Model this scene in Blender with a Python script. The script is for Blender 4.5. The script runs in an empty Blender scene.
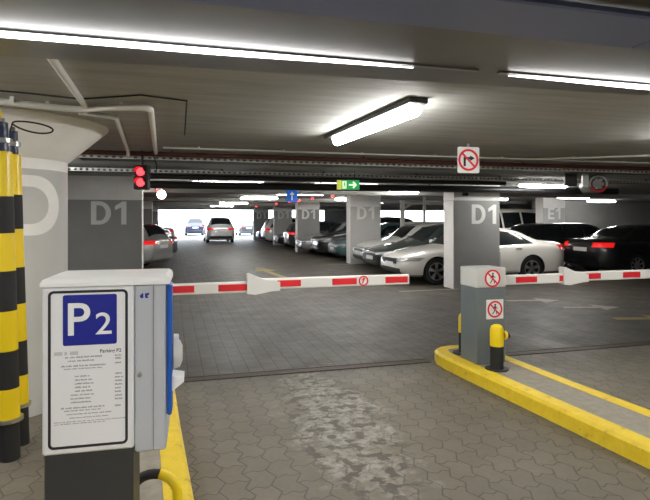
import bpy, bmesh, math, random
from mathutils import Vector, Matrix
from mathutils.bvhtree import BVHTree
random.seed(7)
S = bpy.context.scene
C = S.collection
PI = math.pi
R = math.radians

# ------------------------------------------------------------------ materials
def nmat(name):
    m = bpy.data.materials.new(name); m.use_nodes = True
    nt = m.node_tree
    return m, nt, nt.nodes['Principled BSDF']

def mat(name, col, rough=.5, metal=0, emit=None, strength=0, coat=0, var=.0, scale=8, bump=0, spec=.5):
    m, nt, b = nmat(name)
    b.inputs['Base Color'].default_value = (*col, 1)
    b.inputs['Roughness'].default_value = rough
    b.inputs['Metallic'].default_value = metal
    b.inputs['Coat Weight'].default_value = coat
    b.inputs['Specular IOR Level'].default_value = spec
    if emit:
        b.inputs['Emission Color'].default_value = (*emit, 1)
        b.inputs['Emission Strength'].default_value = strength
    if var or bump:
        tc = nt.nodes.new('ShaderNodeTexCoord')
        n = nt.nodes.new('ShaderNodeTexNoise'); n.inputs['Scale'].default_value = scale
        n.inputs['Detail'].default_value = 6; n.inputs['Roughness'].default_value = .6
        nt.links.new(tc.outputs['Object'], n.inputs['Vector'])
        if var:
            r = nt.nodes.new('ShaderNodeValToRGB')
            r.color_ramp.elements[0].position = .3; r.color_ramp.elements[1].position = .7
            r.color_ramp.elements[0].color = (*[c * (1 - var) for c in col], 1)
            r.color_ramp.elements[1].color = (*[min(1, c * (1 + var)) for c in col], 1)
            nt.links.new(n.outputs['Fac'], r.inputs['Fac'])
            nt.links.new(r.outputs['Color'], b.inputs['Base Color'])
        if bump:
            bp = nt.nodes.new('ShaderNodeBump'); bp.inputs['Strength'].default_value = bump
            bp.inputs['Distance'].default_value = .01
            nt.links.new(n.outputs['Fac'], bp.inputs['Height'])
            nt.links.new(bp.outputs['Normal'], b.inputs['Normal'])
    return m

class NB:
    """tiny node helper"""
    def __init__(s, nt): s.nt = nt
    def n(s, t, **kw):
        nd = s.nt.nodes.new(t)
        for k, v in kw.items():
            if hasattr(nd, k): setattr(nd, k, v)
        return nd
    def link(s, a, b): s.nt.links.new(a, b)
    def math(s, op, a, b=0., clamp=False):
        nd = s.nt.nodes.new('ShaderNodeMath'); nd.operation = op; nd.use_clamp = clamp
        for i, v in enumerate((a, b)):
            if isinstance(v, (int, float)): nd.inputs[i].default_value = v
            else: s.link(v, nd.inputs[i])
        return nd.outputs[0]
    def mix(s, f, a, b, t='MIX'):
        nd = s.nt.nodes.new('ShaderNodeMix'); nd.data_type = 'RGBA'; nd.blend_type = t
        for i, v in ((0, f), (6, a), (7, b)):
            if isinstance(v, (int, float)): nd.inputs[i].default_value = v
            elif isinstance(v, tuple): nd.inputs[i].default_value = (*v, 1)
            else: s.link(v, nd.inputs[i])
        return nd.outputs[2]
    def ramp(s, f, stops):
        nd = s.nt.nodes.new('ShaderNodeValToRGB'); cr = nd.color_ramp
        while len(cr.elements) < len(stops): cr.elements.new(.5)
        for e, (p, c) in zip(cr.elements, stops):
            e.position = p; e.color = (c, c, c, 1) if isinstance(c, (int, float)) else (*c, 1)
        s.link(f, nd.inputs['Fac']); return nd.outputs['Color']
    def noise(s, vec, scale, detail=5, rough=.6):
        nd = s.nt.nodes.new('ShaderNodeTexNoise')
        nd.inputs['Scale'].default_value = scale; nd.inputs['Detail'].default_value = detail
        nd.inputs['Roughness'].default_value = rough
        s.link(vec, nd.inputs['Vector']); return nd.outputs['Fac']

def floor_material():
    m, nt, b = nmat('pavers'); q = NB(nt)
    tc = q.n('ShaderNodeTexCoord'); P = tc.outputs['Object']
    sx = q.n('ShaderNodeSeparateXYZ'); q.link(P, sx.inputs[0])
    X, Y = sx.outputs[0], sx.outputs[1]
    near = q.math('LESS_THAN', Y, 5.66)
    # zig-zag edges of the interlocking blocks on the near side of the drain
    def zig(v, per, amp):
        t = q.math('PINGPONG', v, per / 2)
        return q.math('MULTIPLY', q.math('MULTIPLY', t, 2 * amp / per), near)
    Xd = q.math('ADD', X, zig(Y, .2, .05))
    Yd = q.math('ADD', Y, zig(X, .1, .03))
    cb = q.n('ShaderNodeCombineXYZ'); q.link(Yd, cb.inputs[0]); q.link(Xd, cb.inputs[1])
    br = q.n('ShaderNodeTexBrick')
    q.link(cb.outputs[0], br.inputs['Vector'])
    br.inputs['Scale'].default_value = 1
    br.inputs['Brick Width'].default_value = .22; br.inputs['Row Height'].default_value = .16
    br.inputs['Mortar Size'].default_value = .007; br.inputs['Mortar Smooth'].default_value = .4
    br.inputs['Bias'].default_value = 0
    br.inputs['Color1'].default_value = (.185, .162, .120, 1)
    br.inputs['Color2'].default_value = (.215, .188, .140, 1)
    br.inputs['Mortar'].default_value = (.11, .094, .07, 1)
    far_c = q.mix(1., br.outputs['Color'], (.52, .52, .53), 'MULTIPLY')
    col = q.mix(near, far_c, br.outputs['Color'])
    big = q.noise(P, .9, 6)
    col = q.mix(.5, col, q.ramp(big, [(.3, .45), (.7, 1.0)]), 'MULTIPLY')
    fine = q.noise(P, 30, 4)
    col = q.mix(.35, col, q.ramp(fine, [(.3, .6), (.7, 1.)]), 'MULTIPLY')
    # the washed-out stain in the lane: an elongated patch with dark splashes
    lx = q.math('ADD', 1.05, q.math('MULTIPLY', Y, .06))
    u = q.math('DIVIDE', q.math('SUBTRACT', X, lx), .42)
    v = q.math('DIVIDE', q.math('SUBTRACT', Y, 4.25), 1.5)
    d = q.math('SQRT', q.math('ADD', q.math('MULTIPLY', u, u), q.math('MULTIPLY', v, v)))
    edge = q.noise(P, 3.2, 6)
    mask = q.math('SUBTRACT', q.math('ADD', 1.05, q.math('MULTIPLY', q.math('SUBTRACT', edge, .5), 2.4)), d)
    mask = q.math('MULTIPLY', mask, 2.2, True)
    pale = q.math('MULTIPLY', mask, q.ramp(q.noise(P, 15, 6), [(.38, .05), (.62, .8)]))
    col = q.mix(pale, col, (.37, .355, .315))
    splash = q.ramp(q.noise(P, 9, 4, .55), [(.52, 0.), (.58, 1.)])
    core = q.math('MULTIPLY', q.math('SUBTRACT', 1.15, d), 3., True)
    dark = q.math('MULTIPLY', q.math('MULTIPLY', splash, core), .9)
    col = q.mix(dark, col, (.075, .062, .046))
    # mortar lines of the blocks stay readable through the stain
    col = q.mix(q.math('MULTIPLY', br.outputs['Fac'], .35), col, (.08, .072, .06))
    farm = q.math('MULTIPLY', q.math('SUBTRACT', 1., near), br.outputs['Fac'])
    col = q.mix(q.math('MULTIPLY', farm, .75), col, (.018, .016, .014))
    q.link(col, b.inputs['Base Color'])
    rg = q.ramp(q.noise(P, 2.2, 5), [(.3, .5), (.7, .68)])
    q.link(rg, b.inputs['Roughness'])
    bp = q.n('ShaderNodeBump'); bp.inputs['Strength'].default_value = .35; bp.inputs['Distance'].default_value = .006
    h = q.math('SUBTRACT', q.math('MULTIPLY', fine, .25), br.outputs['Fac'])
    q.link(h, bp.inputs['Height']); q.link(bp.outputs['Normal'], b.inputs['Normal'])
    return m

def ceiling_material():
    m, nt, b = nmat('board_marked_concrete'); q = NB(nt)
    tc = q.n('ShaderNodeTexCoord'); P = tc.outputs['Object']
    mp = q.n('ShaderNodeMapping'); mp.inputs['Scale'].default_value = (.7, 5, 1)
    q.link(P, mp.inputs['Vector'])
    a = q.noise(mp.outputs[0], 1.6, 8, .65)
    col = q.ramp(a, [(.25, (.28, .278, .262)), (.75, (.44, .436, .41))])
    q.link(col, b.inputs['Base Color']); b.inputs['Roughness'].default_value = .75
    bp = q.n('ShaderNodeBump'); bp.inputs['Strength'].default_value = .3; bp.inputs['Distance'].default_value = .01
    q.link(a, bp.inputs['Height']); q.link(bp.outputs['Normal'], b.inputs['Normal'])
    return m

def worn_yellow():
    m, nt, b = nmat('kerb_yellow'); q = NB(nt)
    tc = q.n('ShaderNodeTexCoord'); P = tc.outputs['Object']
    a = q.noise(P, 9, 7, .7)
    col = q.ramp(a, [(.30, (.42, .30, .03)), (.42, (.80, .56, .02)), (.7, (.88, .66, .04))])
    mk = q.ramp(q.noise(P, 26, 4, .7), [(.66, 0.), (.74, 1.)])
    col = q.mix(mk, col, (.16, .12, .05))
    q.link(col, b.inputs['Base Color']); b.inputs['Roughness'].default_value = .55
    return m

M = {}
M['floor'] = floor_material()
M['ceil'] = ceiling_material()
M['kerb'] = worn_yellow()
M['white_conc'] = mat('white_concrete', (.87, .855, .83), .7, var=.05, scale=3)
M['grey_paint'] = mat('grey_wall_paint', (.33, .33, .32), .55, var=.06, scale=2)
M['light_paint'] = mat('pale_grey_paint', (.54, .535, .52), .55, var=.04, scale=2)  # lit copy of the grey wall paint, its brightness put into the colour
M['letter'] = mat('letter_paint', (.88, .88, .86), .6)
M['dark_wall'] = mat('dark_wall_paint', (.16, .16, .17), .7, var=.1, scale=2)
M['steel'] = mat('galvanised_steel', (.42, .42, .41), .33, .85, var=.1, scale=5)
M['zinc'] = mat('zinc_plate', (.62, .62, .60), .5, 0, var=.1, scale=5)
M['duct'] = mat('duct_metal', (.22, .225, .235), .36, .5, var=.12, scale=2.5)
M['blue_steel'] = mat('blue_painted_steel', (.22, .27, .50), .32, .1)
M['black'] = mat('black_metal', (.02, .02, .022), .5)
M['pipe_black'] = mat('black_pipe_lagging', (.018, .018, .02), .4)
M['pipe_white'] = mat('white_conduit', (.66, .65, .61), .5)
M['pipe_red'] = mat('red_sprinkler_pipe', (.085, .022, .016), .6)
M['tray'] = mat('dark_tray', (.10, .10, .10), .5, .5)
M['cab_white'] = mat('cabinet_white', (.80, .81, .83), .4)
M['board_white'] = mat('board_white', (.80, .80, .82), .45)
M['cab_grey'] = mat('cabinet_grey', (.47, .49, .53), .42)
M['anthracite'] = mat('anthracite_metal', (.035, .036, .038), .45, var=.05, scale=20)
M['post_grey'] = mat('post_grey', (.16, .185, .195), .5, var=.05, scale=6)
M['cap_grey'] = mat('post_cap_grey', (.62, .62, .60), .5)
M['sign_blue'] = mat('sign_blue', (.008, .015, .27), .4)
M['fascia_blue'] = mat('fascia_blue', (.01, .10, .48), .4)
M['road_blue'] = mat('road_sign_blue', (.01, .10, .50), .4, emit=(.02, .16, .7), strength=.05)
M['ink'] = mat('black_ink', (.012, .012, .013), .5)
M['ink_grey'] = mat('grey_ink', (.25, .25, .26), .6)
M['white'] = mat('white_plastic', (.85, .85, .84), .4)
M['boom_white'] = mat('boom_white', (.78, .77, .74), .4)
M['red'] = mat('signal_red', (.75, .02, .03), .45)
M['y_hazard'] = mat('hazard_yellow', (.90, .65, .01), .35)
M['rubber'] = mat('rubber', (.016, .016, .017), .7)
M['green'] = mat('exit_green', (.02, .42, .12), .4, emit=(.03, .6, .16), strength=.10)
M['exit_white'] = mat('exit_white', (.8, .9, .7), .4, emit=(.8, 1, .6), strength=.2)
M['red_lamp'] = mat('red_lamp', (.9, .02, .02), .3, emit=(1, .015, .02), strength=2.2)
M['red_led'] = mat('red_indicator', (.9, .02, .02), .3, emit=(1, .02, .02), strength=2.5)
M['lamp'] = mat('lamp_diffuser', (.9, .9, .88), .4, emit=(1, .985, .95), strength=13)
M['led'] = mat('led_diffuser', (.9, .9, .9), .4, emit=(1, .98, .96), strength=2.2)  # glow standing in for lamp reflections in the duct metal
M['drain'] = mat('rusty_drain', (.06, .038, .024), .6, .2, var=.3, scale=30)
M['arrow'] = mat('worn_yellow_marking', (.36, .28, .10), .7, var=.3, scale=12)
M['line'] = mat('worn_pale_line', (.34, .31, .25), .7, var=.25, scale=12)
M['paving'] = mat('island_paving', (.30, .27, .22), .75, var=.15, scale=14, bump=.3)
M['glass'] = mat('car_glass', (.012, .015, .017), .06, spec=.6)
M['chrome'] = mat('chrome', (.75, .75, .75), .15, 1)
M['alloy'] = mat('alloy_rim', (.55, .55, .56), .3, .8)
M['head'] = mat('headlamp_glass', (.34, .35, .36), .2, .2, coat=.5)
M['tail'] = mat('tail_lamp', (.55, .01, .015), .15, coat=1, emit=(1, .02, .02), strength=.06)
M['tail_on'] = mat('tail_lamp_lit', (.7, .01, .015), .15, coat=1, emit=(1, .02, .015), strength=.12)
M['grille'] = mat('grille_black', (.012, .012, .013), .35)
M['plate'] = mat('number_plate', (.72, .72, .70), .5)
M['outside'] = mat('outside_ground', (.36, .37, .38), .8)
def paint(name, col, metal=0.0): return mat(name, col, .28, metal, coat=1)
CP = {k: paint('paint_' + k, *v) for k, v in {
    'white': ((.80, .78, .73),), 'ivory': ((.74, .73, .68),), 'black': ((.010, .011, .013),),
    'dark_green': ((.018, .026, .022),), 'teal': ((.075, .16, .17), .3), 'silver': ((.42, .42, .41), .5),
    'graphite': ((.06, .062, .066), .3), 'navy': ((.02, .03, .06), .2), 'pearl': ((.74, .75, .76), .1)}.items()}

# ------------------------------------------------------------------ mesh builder
class MB:
    def __init__(s): s.v = []; s.f = []; s.m = []; s.cur = 0
    def add(s, vs, fs):
        o = len(s.v); s.v += [tuple(v) for v in vs]
        for f in fs: s.f.append(tuple(i + o for i in f)); s.m.append(s.cur)
        return s
    def box(s, x0, x1, y0, y1, z0, z1):
        return s.add([(x0, y0, z0), (x1, y0, z0), (x1, y1, z0), (x0, y1, z0), (x0, y0, z1), (x1, y0, z1), (x1, y1, z1), (x0, y1, z1)],
                     [(0, 3, 2, 1), (4, 5, 6, 7), (0, 1, 5, 4), (1, 2, 6, 5), (2, 3, 7, 6), (3, 0, 4, 7)])
    def rbox(s, x0, x1, y0, y1, z0, z1, r=.01, seg=2):
        bm = bmesh.new(); bmesh.ops.create_cube(bm, size=1)
        for v in bm.verts:
            v.co = ((x0 + x1) / 2 + v.co.x * (x1 - x0), (y0 + y1) / 2 + v.co.y * (y1 - y0), (z0 + z1) / 2 + v.co.z * (z1 - z0))
        bmesh.ops.bevel(bm, geom=bm.edges[:], offset=r, segments=seg, profile=.5, affect='EDGES')
        return s.bm(bm)
    def bm(s, bm):
        bm.verts.index_update()
        s.add([v.co.copy() for v in bm.verts], [[v.index for v in f.verts] for f in bm.faces]); bm.free(); return s
    def prism(s, poly, fn, d0, d1):
        """polygon (a,b) extruded from d0 to d1; fn(a,b,d) -> point"""
        n = len(poly)
        vs = [fn(a, b, d0) for a, b in poly] + [fn(a, b, d1) for a, b in poly]
        return s.add(vs, [tuple(range(n))[::-1], tuple(range(n, 2 * n))] + [(i, (i + 1) % n, n + (i + 1) % n, n + i) for i in range(n)])
    def ring(s, r0, r1, fn, d0, d1, n=32, a0=0, a1=2 * PI):
        vs = []; fs = []
        for i in range(n + 1):
            a = a0 + (a1 - a0) * i / n; c, q = math.cos(a), math.sin(a)
            vs += [fn(r0 * c, r0 * q, d0), fn(r1 * c, r1 * q, d0), fn(r1 * c, r1 * q, d1), fn(r0 * c, r0 * q, d1)]
        for i in range(n):
            for k in range(4):
                fs.append((i * 4 + k, i * 4 + (k + 1) % 4, i * 4 + 4 + (k + 1) % 4, i * 4 + 4 + k))
        return s.add(vs, fs)
    def tube(s, pts, r, n=12, cap=True):
        pts = [Vector(p) for p in pts]; rs = r if isinstance(r, (list, tuple)) else [r] * len(pts)
        up = None; vs = []; fs = []
        for i, p in enumerate(pts):
            t = ((pts[min(i + 1, len(pts) - 1)] - p).normalized() + (p - pts[max(i - 1, 0)]).normalized())
            if t.length < 1e-6: t = Vector((0, 0, 1))
            t.normalize()
            if up is None:
                up = Vector((0, 0, 1)) if abs(t.z) < .9 else Vector((1, 0, 0))
            a = (up - t * up.dot(t)).normalized(); b = t.cross(a); up = a
            for k in range(n):
                w = 2 * PI * k / n
                vs.append(p + (a * math.cos(w) + b * math.sin(w)) * rs[i])
        L = len(pts)
        for i in range(L - 1):
            for k in range(n): fs.append((i * n + k, i * n + (k + 1) % n, (i + 1) * n + (k + 1) % n, (i + 1) * n + k))
        if cap: fs += [tuple(range(n))[::-1], tuple(range((L - 1) * n, L * n))]
        return s.add(vs, fs)
    def lathe(s, prof, n=32, fn=None, a0=0., a1=2 * PI):
        """profile (r, z)"""
        fn = fn or (lambda x, y, z: (x, y, z)); vs = []; fs = []; k = len(prof)
        for i in range(n):
            a = a0 + (a1 - a0) * i / n
            for r, z in prof: vs.append(fn(r * math.cos(a), r * math.sin(a), z))
        for i in range(n):
            j = (i + 1) % n
            for q in range(k - 1): fs.append((i * k + q, j * k + q, j * k + q + 1, i * k + q + 1))
        return s.add(vs, fs)
    def build(s, name, mats, parent=None, smooth=False, angle=35):
        me = bpy.data.meshes.new(name); me.from_pydata(s.v, [], s.f)
        for m in (mats if isinstance(mats, (list, tuple)) else [mats]): me.materials.append(m)
        me.polygons.foreach_set('material_index', s.m)
        bm = bmesh.new(); bm.from_mesh(me)
        bmesh.ops.remove_doubles(bm, verts=bm.verts, dist=1e-5)
        bmesh.ops.recalc_face_normals(bm, faces=bm.faces); bm.to_mesh(me); bm.free()
        if smooth:
            me.shade_smooth()
            try: me.set_sharp_from_angle(angle=R(angle))
            except Exception: pass
        o = bpy.data.objects.new(name, me); C.objects.link(o)
        if parent: o.parent = parent
        return o

def tag(o, label, cat, group=None, kind=None):
    o['label'] = label; o['category'] = cat
    if group: o['group'] = group
    if kind: o['kind'] = kind
    return o
def thing(name, label, cat, loc=(0, 0, 0), rz=0, group=None):
    o = bpy.data.objects.new(name, None); o.empty_display_size = .1; C.objects.link(o)
    o.location = loc; o.rotation_euler = (0, 0, rz)
    return tag(o, label, cat, group)
def struct(o, label=None, cat=None):
    o['kind'] = 'structure'
    if label: o['label'] = label
    if cat: o['category'] = cat
    return o
def clone(root, loc, label, group=None, rz=None):
    r = root.copy(); C.objects.link(r); r.location = loc; r['label'] = label
    if rz is not None: r.rotation_euler = (0, 0, rz)
    if group: r['group'] = group
    def rec(a, b):
        for ch in list(a.children):
            c = ch.copy(); C.objects.link(c); c.parent = b; rec(ch, c)
    rec(root, r)
    return r

FX = lambda y0: (lambda a, b, d: (a, y0 - d, b))          # plane facing -Y
def at(o, x=0, z=0):                                       # shifts a plane function
    return lambda a, b, d: o(a + x, b + z, d)

def letters(text, size, fn, d0, d1, bold=.02, narrow=1.):
    """word as a thin solid; fn(a,b,d): a right, b up, centred on the cap height"""
    cu = bpy.data.curves.new('w', 'FONT'); cu.body = text; cu.size = size; cu.offset = bold * size
    cu.align_x = 'CENTER'; cu.resolution_u = 5; cu.fill_mode = 'FRONT'
    ob = bpy.data.objects.new('w', cu); C.objects.link(ob)
    dg = bpy.context.evaluated_depsgraph_get(); dg.update()
    me = bpy.data.meshes.new_from_object(ob.evaluated_get(dg))
    bm = bmesh.new(); bm.from_mesh(me)
    ys = [v.co.y for v in bm.verts]; cy = (min(ys) + max(ys)) / 2
    xs = [v.co.x for v in bm.verts]; cx = (min(xs) + max(xs)) / 2
    for v in bm.verts: v.co.x = (v.co.x - cx) * narrow; v.co.y -= cy; v.co.z = d0
    r = bmesh.ops.extrude_face_region(bm, geom=bm.faces[:])
    for g in r['geom']:
        if isinstance(g, bmesh.types.BMVert): g.co.z = d1
    for v in bm.verts: v.co = fn(*v.co)
    mb = MB().bm(bm)
    C.objects.unlink(ob); bpy.data.objects.remove(ob); bpy.data.curves.remove(cu); bpy.data.meshes.remove(me)
    return mb

def glyphs(text, cap, fn, d0, d1):
    """bold stencil-style capitals and digits of the bay markings, centred"""
    W = {'D': .80, 'E': .66, '1': .50}; gap = .16; k = .215; mb = MB()
    tot = sum(W[c] for c in text) + gap * (len(text) - 1); x = -tot / 2
    for c in text:
        w = W[c]; P = lambda a, b: ((x + a) * cap, (b - .5) * cap)
        if c == '1':
            mb.prism([P(w - k - .03, 0), P(w - .03, 0), P(w - .03, 1), P(w - k + .02, 1), P(0, .80), P(0, .62), P(w - k - .03, .74)], fn, d0, d1)
        elif c == 'E':
            mb.prism([P(0, 0), P(w, 0), P(w, .17), P(k, .17), P(k, .42), P(w * .92, .42), P(w * .92, .58), P(k, .58), P(k, .83), P(w, .83), P(w, 1), P(0, 1)], fn, d0, d1)
        else:
            N = 24; o = [P(0, 0), P(0, 1)]; q = [P(k, .175), P(k, .825)]
            for i in range(N + 1):
                a = PI / 2 - PI * i / N
                o.append(P(.34 + (w - .34) * math.cos(a), .5 + .5 * math.sin(a))); q.append(P(.34 + (w - .34 - k) * math.cos(a), .5 + .325 * math.sin(a)))
            n = len(o); vs = []
            for a, b in zip(o, q): vs += [fn(*a, d0), fn(*a, d1), fn(*b, d1), fn(*b, d0)]
            mb.add(vs, [(i * 4 + j, (i + 1) % n * 4 + j, (i + 1) % n * 4 + (j + 1) % 4, i * 4 + (j + 1) % 4) for i in range(n) for j in range(4)])
        x += w + gap
    return mb

def rrect(w, h, r, n=5):
    p = []
    for cx, cy, a in ((w / 2 - r, h / 2 - r, 0), (-w / 2 + r, h / 2 - r, 90), (-w / 2 + r, -h / 2 + r, 180), (w / 2 - r, -h / 2 + r, 270)):
        for i in range(n + 1):
            t = R(a + 90 * i / n); p.append((cx + r * math.cos(t), cy + r * math.sin(t)))
    return p

# ------------------------------------------------------------------ the setting
SL = 2.48                                                  # underside of the slab
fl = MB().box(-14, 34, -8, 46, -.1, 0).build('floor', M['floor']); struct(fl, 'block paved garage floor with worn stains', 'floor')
ce = MB().box(-14, 34, -8, 46, SL, SL + .25).build('ceiling', M['ceil']); struct(ce, 'raw board marked concrete ceiling', 'ceiling')
struct(MB().box(-14.2, -14, -8, 46, -.1, 2.73).build('wall_left', M['dark_wall']))
struct(MB().box(34, 34.2, -8, 46, -.1, 2.73).build('wall_right', M['dark_wall']))
struct(MB().box(-14.2, 34.2, -8.2, -8, -.1, 2.73).build('wall_back', M['grey_paint']))
struct(MB().box(-14.2, -9, 46, 46.2, -.1, 2.73).build('wall_front', M['dark_wall']))
struct(MB().box(13, 17, 46, 46.2, -.1, 2.73).build('wall_front', M['dark_wall']))
struct(MB().box(26, 34.2, 46, 46.2, -.1, 2.73).build('wall_front', M['dark_wall']))
struct(MB().box(16.6, 33.9, 22.0, 22.2, 0, SL - .003).build('wall_inner', M['grey_paint']), 'dark grey wall behind the parked black cars', 'wall')
struct(MB().box(-60, 80, 46.2, 140, -.12, -.02).build('ground_outside', M['outside']))
for i, (y, h) in enumerate(((15.2, 2.34), (22.4, 2.33), (29.6, 2.32), (36.8, 2.32), (44, 2.30))):
    struct(MB().box(-13.95, 33.95 if y < 21 or y > 23 else 16.5, y, y + .45, h, SL - .002).build('trim_%d' % (i + 1), M['ceil']), None, None)

# drain across the lane
d = thing('drain_channel', 'rusty dark slot drain running across the paving', 'drain', (3.2, 5.68, 0))
for xa, xb in ((-3.1, -.35), (.37, 4.4)):
    ch = MB().box(xa, xb, -.065, .065, -.03, .004).build('channel', M['drain'], d)
    for s_ in (-1, 1): MB().box(xa, xb, s_ * .07 - .006, s_ * .07 + .006, -.03, .007).build('steel_edge', M['drain'], ch)

# kerb islands -----------------------------------------------------
def island(name, label, outline, band, h, inner=None):
    """outline: ring of (x,y); the yellow stones run along it, paving inside"""
    t = thing(name, label, 'kerb', (0, 0, 0))
    n = len(outline)
    cx = sum(p[0] for p in outline) / n; cy = sum(p[1] for p in outline) / n
    inn = []
    for i, p in enumerate(outline):
        a = Vector(outline[i - 1]); b = Vector(outline[(i + 1) % n]); tt = (b - a).normalized()
        nn = Vector((-tt.y, tt.x)); q = Vector(p)
        if (q + nn * band - Vector((cx, cy))).length > (q - nn * band - Vector((cx, cy))).length: nn = -nn
        inn.append(tuple(q + nn * band))
    bz = .025
    mb = MB(); vs = []
    for i, p in enumerate(outline):
        q = inn[i]; o2 = (p[0] + (q[0] - p[0]) * bz / band, p[1] + (q[1] - p[1]) * bz / band)
        vs += [(*p, -.02), (*p, h - bz), (*o2, h), (*q, h), (*q, -.02)]
    fs = []
    for i in range(n):
        j = (i + 1) % n
        for k in range(4): fs.append((i * 5 + k, j * 5 + k, j * 5 + k + 1, i * 5 + k + 1))
    mb.add(vs, fs).build('kerb_stones', M['kerb'], t)
    MB().prism(inn, lambda a, b, d_: (a, b, d_), -.02, h - .004).build('paving', M['paving'], t)
    return t
right_isl = [(3.16, 1.3), (3.03, 2.6), (2.98, 3.4), (2.93, 4.2), (2.885, 4.9), (2.865, 5.3), (2.875, 5.52), (2.93, 5.68), (3.04, 5.77), (3.2, 5.8),
             (3.38, 5.77), (3.50, 5.66), (3.55, 5.45), (3.575, 5.0), (3.60, 4.2), (3.65, 3.4), (3.74, 1.9), (3.78, 1.3)]
island('kerb_island', 'yellow edged kerb island carrying the grey barrier post', right_isl, .15, .135)
left_isl = [(.21, 1.0), (.155, 2.3), (.11, 3.2), (.06, 4.2), (.02, 5.2), (-.02, 5.5), (-.12, 5.58), (-.5, 5.6), (-.66, 5.55), (-.70, 5.4),
            (-.66, 4.2), (-.56, 3.2), (-.46, 2.3), (-.40, 1.0)]
island('kerb_island', 'yellow edged kerb island under the ticket terminal', left_isl, .16, .12)

# floor markings ---------------------------------------------------
def marking(name, label, pts, m):
    return tag(MB().prism(pts, lambda a, b, d_: (a, b, d_), .0005, .003).build(name, m), label, 'floor marking')
def arrow_pts(cx, cy, L, W, ang):
    p = [(-.5, -.14), (.1, -.14), (.1, -.5), (.5, 0), (.1, .5), (.1, .14), (-.5, .14)]
    c_, s_ = math.cos(ang), math.sin(ang)
    return [(cx + a * L * c_ - b * W * s_, cy + a * L * s_ + b * W * c_) for a, b in p]
marking('floor_arrow', 'worn yellow painted arrow in the aisle beyond the lane barrier', arrow_pts(2.85, 16.3, 3.6, .7, R(95)), M['arrow'])
marking('floor_arrow', 'faded yellow arrow on the paving right of the grey post, farthest of three', arrow_pts(6.95, 9.25, 1.1, .6, R(-12)), M['line'])
marking('floor_arrow', 'faded yellow arrow on the paving right of the grey post, middle of three', arrow_pts(7.45, 8.25, 1.1, .6, R(-12)), M['line'])
marking('floor_arrow', 'faded yellow arrow at the right edge of the paving, nearest of three', arrow_pts(7.5, 7.1, 1.1, .6, R(-12)), M['arrow'])
marking('bay_line', 'pale painted bay line at the foot of the nearest right pillar', [(4.9, 11.16), (7.2, 11.16), (7.2, 11.26), (4.9, 11.26)], M['line'])
marking('bay_line', 'pale painted bay line in front of the pillar beside the ivory hatchback', [(5.0, 18.2), (6.3, 18.2), (6.3, 18.32), (5.0, 18.32)], M['line'])

# ------------------------------------------------------------------ columns and pillars
t = thing('round_column', 'white round column with flared head and big letter D', 'pillar', (-1.41, 5.37, 0))
rc = .49
MB().lathe([(0, 0), (rc, 0), (rc, 2.06)], 64).build('painted_shaft', M['light_paint'], t, True)
MB().lathe([(rc, 2.06), (rc, 2.15), (rc + .006, 2.155), (.84, SL - .012), (.84, SL), (0, SL)], 64).build('flared_head', M['white_conc'], t, True)
# letter D wrapped round the shaft
def D_contour(w, h, n=40):
    r = min(w * .62, h / 2); pts = [(0, 0), (0, h)]
    k = w - r
    for i in range(n + 1):
        a = PI / 2 - PI * i / n
        pts.append((k + r * math.copysign(abs(math.cos(a)) ** .9, math.cos(a)), h / 2 + h / 2 * math.copysign(abs(math.sin(a)) ** .9, math.sin(a))))
    out = []                                                # dense resample
    for i, p in enumerate(pts):
        q = pts[(i + 1) % len(pts)]; m_ = 10 if (Vector(p) - Vector(q)).length > .06 else 1
        for j in range(m_): out.append((p[0] + (q[0] - p[0]) * j / m_, p[1] + (q[1] - p[1]) * j / m_))
    return out
W_, H_, st = .56, .50, .12
oc = D_contour(W_, H_); ic = [(st + a, .095 + b) for a, b in D_contour(W_ - 2 * st - .02, H_ - .19)]
n = min(len(oc), len(ic))
# equal counts: sample both by index fraction
def samp(c_, t_):
    f = t_ * len(c_); i = int(f) % len(c_); q = c_[(i + 1) % len(c_)]; u = f - int(f)
    return (c_[i][0] + (q[0] - c_[i][0]) * u, c_[i][1] + (q[1] - c_[i][1]) * u)
def corner_resample(w, h, x0, z0, n=160):
    """same parametrisation for outer and inner contour: left side, top, bowl, bottom"""
    r = h / 2 * .98; k = max(w - r * 1.05, 0.02); P = []
    for i in range(n // 4): P.append((x0, z0 + h * i / (n // 4)))
    for i in range(n // 8): P.append((x0 + k * i / (n // 8), z0 + h))
    for i in range(n // 2):
        a = PI / 2 - PI * i / (n // 2); P.append((x0 + k + (w - k) * math.cos(a), z0 + h / 2 + h / 2 * math.sin(a)))
    for i in range(n // 8): P.append((x0 + k - k * i / (n // 8), z0))
    return P
oc = corner_resample(W_, H_, 0, 0); ic = corner_resample(W_ - 2 * st, H_ - .19, st, .095)
ang0 = math.atan2(-5.37, 1.36) - R(12)
def wrap(p, off): a = ang0 + p[0] / rc; return ((rc + off) * math.cos(a), (rc + off) * math.sin(a), 1.505 + p[1])
vs = []; fs = []; n = len(oc)
for a, b in zip(oc, ic): vs += [wrap(a, .001), wrap(a, .004), wrap(b, .004), wrap(b, .001)]
for i in range(n):
    j = (i + 1) % n
    for k in range(3): fs.append((i * 4 + k, j * 4 + k, j * 4 + k + 1, i * 4 + k + 1))
MB().add(vs, fs).build('letter', M['white_conc'], t, True)

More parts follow.
